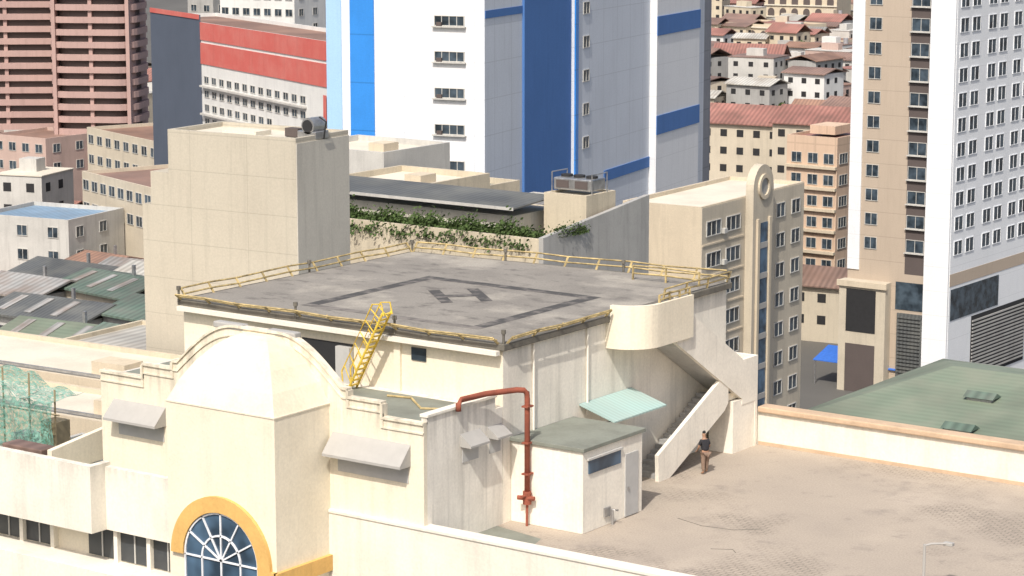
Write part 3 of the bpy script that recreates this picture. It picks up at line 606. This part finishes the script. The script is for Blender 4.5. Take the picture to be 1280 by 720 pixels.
# red and white building
e=bldg("red_white_building","white building with broad red bands and navy end",W(-22.6,300),58,10,2.6,'bwhite','rustroof',rot=rad(-25))
P(e,"navy_panel",'navy',-58.1,-40,-0.2,0,0,Z(3.6))
P(e,"red_band",'red',-40,-0.0,-0.12,0,Z(0.25),Z(2.62)); P(e,"red_band",'red',-40,-0.0,-0.12,0,Z(-3.0),Z(-0.15)); P(e,"red_strip",'red',-0.9,0,-0.14,-0.121,0,Z(-4))
P(e,"red_coping",'red',-58,-40,-0.3,-0.201,Z(3.0),Z(3.65))
for k in range(4):
    for j in range(13 if k<2 else 9): addwin(e,'L',-39+j*2.6,Z(-5.6-1.9*k),1.6,1.0,bars=1)
for j in range(2): P(e,"ledge",'lgrey',-39.5,-6,-0.6,0,Z(-6.1-3.8*j),Z(-5.85-3.8*j))
# pink tower
def bandtower(name,label,cx_,cd_,w,dep,z0,z1,step,mat,rot,rnd):
    x,y=W(cx_,cd_); e=thing(name,(x,y,z0),label,"building",rot)
    def fpz(ex):
        r=rnd; p=[]
        for (sx,sy,a0) in ((1,-1,-90),(1,1,0),(-1,1,90),(-1,-1,180)):
            for i in range(7):
                a=rad(a0+15*i); p.append((sx*(w/2+ex-r)+r*math.cos(a),sy*(dep/2+ex-r)+r*math.sin(a)))
        return p
    MB().prism(fpz(-0.9),'z',0,z1-z0).build("wall",M['darkrec'],e)  # core coloured dark to paint the shade behind the balconies
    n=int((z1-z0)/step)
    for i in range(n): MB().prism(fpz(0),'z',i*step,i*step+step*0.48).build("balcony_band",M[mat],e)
    for i in range(3):
        q=MB(); xx=-w/2+1.2+i*(w-2.4)/2; q.box(xx-0.3,xx+0.3,-dep/2+0.35,dep/2-0.35,0,z1-z0); q.build("pier",M[mat],e)
    return e
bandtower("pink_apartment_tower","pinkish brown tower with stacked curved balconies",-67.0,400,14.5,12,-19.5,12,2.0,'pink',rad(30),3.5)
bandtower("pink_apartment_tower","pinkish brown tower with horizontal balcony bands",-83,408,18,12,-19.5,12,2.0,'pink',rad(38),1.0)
bldg("podium_block","pinkish podium block below the balcony towers",W(-66,392),26,14,-21,'pink','brownroof',rot=rad(20))
def gridbld(name,label,px,d,w,D,zt,wm,rot,rows,cols,gm='glass',rm='lgrey',ww=1.6,wh=1.4,step=3.0,zb=-40):
    r=(px-640)*d/3040; e=bldg(name,label,W(r,d),w,D,zt,wm,rm,rot=rot,zb=zb)
    for k in range(rows):
        for j in range(cols):
            addwin(e,'L',-w+(w/cols)*(j+0.5)-ww/2,zt-zb-2.4-step*k,ww,wh,gm=gm)
        for j in range(max(1,int(D/5))): addwin(e,'R',1.5+5*j,zt-zb-2.4-step*k,ww,wh,gm=gm)
    return e
gridbld("white_apartment_block","white apartment block with dark window rows",372,470,17,14,6,'bwhite',rad(8),5,7)
gridbld("grey_office_block","grey green office block behind the towers",410,520,9,12,4,'lgrey',rad(8),4,3)
gridbld("dark_office_block","dark glazed block beside the apartment block",272,500,7,12,2,'grey',0,3,2)
gridbld("brown_roofed_block","long cream low-rise with brown roof",215,300,26,14,-16.0,'beigeside',rad(-20),2,10,rm='brownroof',ww=1.8)
gridbld("brown_roofed_block","cream low-rise with rusty brown roof",200,350,24,12,-15.5,'beigeside',rad(-20),2,8,rm='rustroof',ww=1.8)
gridbld("pink_low_block","pinkish low building with brown roof",60,385,12,12,-19,'pinklow',0,2,4,rm='brownroof')
gridbld("blue_grey_house","pale blue grey building with flat roof",85,300,14,12,-19.4,'lgrey',rad(10),2,3,rm='blueroof')
gridbld("cream_house","small cream house with grey roof",160,318,7,8,-23,'beigeside',rad(5),2,2,rm='greyroof')
cnm={'dgreenroof':'dark green','darksheet':'black','greenroof':'green','greyroof':'grey','paleroof':'pale','rustroof':'rusty','brownroof':'brown'}
for i,(px,d,w,D,z,rm) in enumerate([(184,208,9,8,-17.5,'dgreenroof'),(120,214,12,8,-18.2,'greenroof'),(186,226,7,9,-18.0,'dgreenroof'),(95,228,12,9,-18.6,'darksheet'),(150,240,11,9,-18.3,'dgreenroof'),(40,243,9,9,-18.8,'greyroof'),(190,256,6,9,-19.5,'paleroof'),(110,258,12,9,-20,'darksheet'),(180,276,8,9,-22.5,'greyroof'),(120,290,7,9,-24,'rustroof')]):
    r=(px-640)*d/3040; x,y=W(r,d); e=thing("sheet_roofed_warehouse",(x,y,-40),"low warehouse with sloping "+cnm[rm]+" sheet roof","warehouse",rot=rad([0,6,-5,3,-8,0,5][i%7]))
    MB().box(-w,0,0,D,0,z+40).build("wall",M[['lgrey','beigeside','grey'][i%3]],e)
    MB().prism([(-0.6,z+40-0.2),(D/2,z+41.0),(D+0.6,z+40-0.2),(D+0.6,z+40),(D/2,z+41.2),(-0.6,z+40)],'x',-w-0.6,0.6).build("roof",M[rm],e)
    if i in (1,3,4):
        for k in range(3): MB().prism([(0.5,z+40.29),(D/2-0.6,z+41.08),(D/2-0.6,z+41.13),(0.5,z+40.34)],'x',-w+1+k*3.4,-w+1.9+k*3.4).build("skylight_panel",M['greyroof'],e)
    for k in range(3): P(e,"window",'shadeglass',-w+1+k*w/3.2,-w+2.4+k*w/3.2,-0.05,-0.004,z+37.6,z+38.8)
    P(e,"vent_pipe",'steel',-w/2,-w/2+0.3,D/2+1,D/2+1.3,z+40,z+42)
# cream flat roofs left-middle
for (x,y,L,D,z,wm,rm,lab) in ((-37,24,26,8,-4.2,'beige','roofwhite',"low cream building with pale flat roof"),(-30.5,16,22,6,-4.0,'beige','roofwhite',"low cream annex with stained flat roof"),(-28,10,9,5,-4.4,'lgrey','dgreenroof',"low annex with grey green flat roof"),(-48,38,16,10,-6.5,'tan2','paleroof',"low tan building with pale sheet roof")):
    e=bldg("cream_flat_building",lab,(x,y),L,D,z,wm,rm,par=0.3,rot=rad(3))
    P(e,"roof_box",wm,-L*0.4,-L*0.4+2.5,2,3.6,Z(z)-0.3,Z(z)+0.5)
    P(e,"roof_pipe",'steel',-L*0.9,-L*0.2,1.2,1.32,Z(z)-0.2,Z(z)-0.05)
# green netting
nt_=thing("netted_scaffold",(-32,8,-6),"teal green safety netting draped on bamboo poles","scaffold")
nb=MB(); nx,nz=70,30; rr=random.Random(5); vs=[]
def edge(x): return 5.6+0.2*math.sin(x*1.1)+0.25*abs(math.sin(x*1.75))-0.7*max(0,(x+3)/4.2)
for i in range(nx+1):
    for j in range(nz+1):
        x=-14+14.6*i/nx; z=edge(x)*j/nz
        vs.append((x,-1+0.12*math.sin(x*5.3+z*0.5)+0.08*math.sin(z*2.1+x*2.3)+rr.uniform(-0.02,0.02),z))
nb.add(vs,[(i*(nz+1)+j,(i+1)*(nz+1)+j,(i+1)*(nz+1)+j+1,i*(nz+1)+j+1) for i in range(nx) for j in range(nz)])
vs=[]
for i in range(nx+1):
    for j in range(9):
        x=-14+14.6*i/nx; y=-1+2.2*j/8
        vs.append((x,y,edge(x)+0.06*math.sin(y*4+x*3)*(j/8)+0.15*j/8))
nb.add(vs,[(i*9+j,(i+1)*9+j,(i+1)*9+j+1,i*9+j+1) for i in range(nx) for j in range(8)])
mnet,ntn,bb=newmat("green_safety_net")
cc=mixc(ntn,ramp(ntn,noise(ntn,3.5,6),0.42,0.60,0,1),(0.07,0.21,0.16),(0.20,0.38,0.31)); ntn.links.new(cc,bb.inputs["Base Color"])
bb.inputs["Roughness"].default_value=0.95
al=ramp(ntn,noise(ntn,7,4),0.38,0.58,0.25,0.95); ntn.links.new(al,bb.inputs["Alpha"])
nb.build("netting",mnet,nt_)
for i in range(9):
    MB().tube([(-13.5+i*1.7,-0.5,-4),(-13.5+i*1.7+rr.uniform(-.3,.3),-0.5,6.0+rr.uniform(-.3,.5))],0.05,5).build("pole",M['bamboo'],nt_)
for z in (2.5,4.5): MB().tube([(-14.3,-0.55,z),(0.5,-0.55,z+0.1)],0.04,5).build("pole",M['bamboo'],nt_)
MB().box(-14,0.6,0,6,-30,0.5).build("floor_slab",M['grey'],nt_)
for k in range(6): MB().box(-12.5+k*2.1,-11.5+k*2.1,0.6,1.6,0.5,2.0+0.9*(k%3)).build("stacked_material",M[['brownroof','lgrey','bamboo'][k%3]],nt_)
def gable_house(name,label,x,y,w,D,zt,wm,rm,rot,rh=2.0,cat="house",group=None,zb=-40,tank=False):
    e=thing(name,(x,y,zb),label,cat,rot,group); h=zt-zb
    b=MB(); b.box(-w/2,w/2,-D/2,D/2,0,h); b.mi=1
    nn=max(2,int(w/3)); fl=max(1,int(h/3))
    for f in range(fl):
        for k in range(nn):
            xx=-w/2+w*(k+0.5)/nn; zz=h-2.2-3*f
            if zz>0.3: b.box(xx-0.6,xx+0.6,-D/2-0.04,-D/2,zz,zz+1.2)
        for k in range(max(1,int(D/3.5))):
            yy=-D/2+1.7+3.5*k; zz=h-2.2-3*f
            if zz>0.3: b.box(w/2,w/2+0.04,yy-0.6,yy+0.6,zz,zz+1.2)
    b.build("wall",[M[wm],M['dark']],e)
    if rh>0: MB().prism([(-D/2-0.6,h-0.1),(0,h+rh),(D/2+0.6,h-0.1),(D/2+0.6,h+0.08),(0,h+rh+0.2),(-D/2-0.6,h+0.08)],'x',-w/2-0.5,w/2+0.5).build("roof",M[rm],e)
    else:
        MB().box(-w/2-0.15,w/2+0.15,-D/2-0.15,D/2+0.15,h,h+0.15).build("roof",M[rm],e)
        MB().box(-w/4,w/8,-1,1.5,h+0.15,h+1.9).build("roof_box",M[wm],e)
        if tank: MB().tube([(w/3,0,h+0.15),(w/3,0,h+1.7)],0.7,10).build("water_tank",M['tank'],e)
    return e
for px,d,w,D,z,rh,lab in ((950,420,18,12,-20,2.6,"long red-brown roofed hall"),(1035,405,16,11,-18.5,2.4,"red-brown roofed hall with cream walls"),(935,640,18,14,-27,3.5,"cream house with broad red tiled roof"),(1010,470,14,10,-26,2.0,"low hall with red-brown sheet roof")):
    x,y=W((px-640)*d/3040,d); gable_house("red_roofed_hall",lab,x,y,w,D,z,'beigeside','redroof',rad(20 if d>500 else 8),rh,"building")
x,y=W((918-640)*330/3040,330); gable_house("road_shadow_block","dark flat block put in for dark road and shadow",x,y,12,14,-22,'grey','darksheet',0,0,"building")  # added block whose dark roof stands in for dark road and shadow
for i,(px,d,z) in enumerate(((985,760,-27),(1050,740,-30),(1040,860,-22))):
    x,y=W((px-640)*d/3040,d); e=bldg("arcaded_building","ornate cream building with arched storeys",(x,y),26,18,z,'beige','rustroof',rot=rad(-8+10*i),group="ornate arcaded buildings")
    for fl in range(3):
        for k in range(6):
            q=MB(); xx=-26+2.2+k*4.3; zz=z+40-4.2-4*fl
            if zz<0.5: continue
            q.prism([(xx-1.2,zz-1.2),(xx+1.2,zz-1.2)]+[(xx+1.2*math.cos(rad(a)),zz+1.0+1.2*math.sin(rad(a))) for a in range(0,181,30)],'y',-0.08,-0.005); q.build("arched_opening",M['darkrec'],e)
        P(e,"cornice",'roofwhite',-26.2,0.2,-0.5,-0.09,z+40-1.2-4*fl,z+40-0.8-4*fl)
q=MB(); q.prism([(0,0),(4,1.2),(4,1.3),(0,0.1)],'x',0,12); x,y=W((1020-640)*300/3040,300)
stl=thing("market_canopy",(x,y,-37),"blue tarpaulin canopy on poles","canopy"); q.build("canopy_sheet",M['bluetarp'],stl)
for a in (0.2,11.8): MB().tube([(a,0.2,-3),(a,0.2,0.05)],0.08,6).build("pole",M['steel'],stl)
# ------------------------------------------------------------ city houses
bigs=[(W(-67,400),20),(W(-83,405),20),(W(-38,325),24),(W(0,235),48),((-60,110),22),((-108,236),14),((-73,205),28),((-12,82),44),(W(-48,300),16),(W(-56,350),14),(W(-45,470),14),(W(43,420),12),(W(53,405),10)]
wmats=['beige','beigeside','lgrey','grey','tan2','bwhite','pinklow','beige','lgrey']
rms=['greyroof','rustroof','brownroof','paleroof','redroof','greyroof','dgreenroof','paleroof','brownroof','roofwhite','lgrey','brownroof']
rmsR=['rustroof','brownroof','redroof','redroof','brownroof','rustroof','greyroof','paleroof','lgrey']
cn={'greyroof':'grey','rustroof':'rusty','brownroof':'brown','paleroof':'pale','redroof':'red','dgreenroof':'dark green','blueroof':'blue grey','roofwhite':'white','lgrey':'concrete'}
rr=random.Random(11)
def fill(pa,pb,d0,d1,step,hmin,hmax,ws=(8,13),rl_=rms):
    d=d0
    while d<d1:
        r=(pa-640)*d/3040
        while r<(pb-640)*d/3040:
            w=rr.uniform(*ws); D=rr.uniform(7,11); x,y=W(r+rr.uniform(-1.5,1.5),d+rr.uniform(-3,3))
            ok=all(math.hypot(x-b[0][0],y-b[0][1])>b[1] for b in bigs)
            if ok and rr.random()<0.95:
                rm=rr.choice(rl_); rh=0 if rm in('roofwhite','lgrey') or rr.random()<0.3 else rr.uniform(0.8,2.2)
                h=rr.uniform(hmin,hmax)*(1.4 if rr.random()<0.1 else 1)
                gable_house("house","low-rise house with %s %s roof"%(cn[rm],"flat" if rh==0 else "pitched"),x,y,w,D,-40+h,rr.choice(wmats),rm,rad(rr.choice([0,0,90,12,-15])+rr.uniform(-5,5)),rh,"house","low-rise city houses",tank=rr.random()<0.6)
            r+=w+rr.uniform(0.8,3.0)
        d+=step
fill(-20,215,275,620,12.5,7,16,(6,10))
fill(880,1080,330,1050,15.5,6,13,(9,14),rmsR)
fill(235,420,500,640,22,8,13)
# trees
tm=[]
for k in range(3):
    tr_=MB(); tr_.tube([(0,0,0),(0.15,0.1,2),(0,0.2,3.6)],0.25,6)
    for a in range(4): tr_.tube([(0,0.1,2.5),(1.2*math.cos(a*1.6),1.2*math.sin(a*1.6),4.2)],0.1,5)
    cs=[(random.Random(k*10+i).gauss(0,1.5),random.Random(k*10+i+99).gauss(0,1.5),5+random.Random(k*10+i+50).gauss(0,0.9)) for i in range(9)]
    def tf(r,cs=cs):
        c=r.choice(cs); a=Vector((r.gauss(0,1),r.gauss(0,1),r.gauss(0,1))).normalized()*r.uniform(0.6,1.25); return (c[0]+a.x,c[1]+a.y,c[2]+a.z*0.8)
    tm.append((tr_.mesh("trunk",M['bark']),leafcloud(1100,tf,0.28,k+40).mesh("crown",M['leaf'] if k else M['leaf2'])))
tl=[(905,600),(915,612),(925,600),(935,608),(955,520),(60,330),(180,420),(975,700),(140,300),(1055,480)]
for i,(px,d) in enumerate(tl):
    x,y=W((px-640)*d/3040,d); e=thing("tree",(x,y,-40),"leafy green street tree between houses","tree",rr.uniform(0,6),"street trees")
    s=rr.uniform(1.3,1.8); e.scale=(s,s,s)
    for nme,me in zip(("trunk","crown"),tm[i%3]):
        o=bpy.data.objects.new(nme,me); COL.objects.link(o); o.parent=e
# ------------------------------------------------------------ light, camera
sd=Vector((0.20,-0.60,0.76)).normalized()
sl=bpy.data.lights.new("sun",'SUN'); sl.energy=4.0; sl.angle=rad(0.5); sl.color=(1.0,0.95,0.87)
so=bpy.data.objects.new("sun",sl); COL.objects.link(so); so.rotation_euler=(-sd).to_track_quat('-Z','Y').to_euler(); so.location=(0,0,80)
w=bpy.data.worlds.new("World"); S.world=w; w.use_nodes=True; nt=w.node_tree
sk=nt.nodes.new("ShaderNodeTexSky"); sk.sky_type='NISHITA'; sk.sun_disc=False; sk.sun_elevation=math.asin(sd.z); sk.sun_rotation=math.atan2(sd.x,sd.y); sk.air_density=1.0; sk.dust_density=4.5; sk.ozone_density=0.5
nt.links.new(sk.outputs[0],nt.nodes["Background"].inputs[0]); nt.nodes["Background"].inputs[1].default_value=0.15
cd=bpy.data.cameras.new("camera"); cd.sensor_width=36; cd.lens=3071/1280*36; cd.clip_end=6000; cd.clip_start=1
co=bpy.data.objects.new("camera",cd); COL.objects.link(co); co.location=(52.7,-73.3,25); co.rotation_euler=(rad(80),0,rad(35.5)); S.camera=co
S.view_settings.view_transform='Standard'; S.view_settings.look='None'; S.view_settings.exposure=0
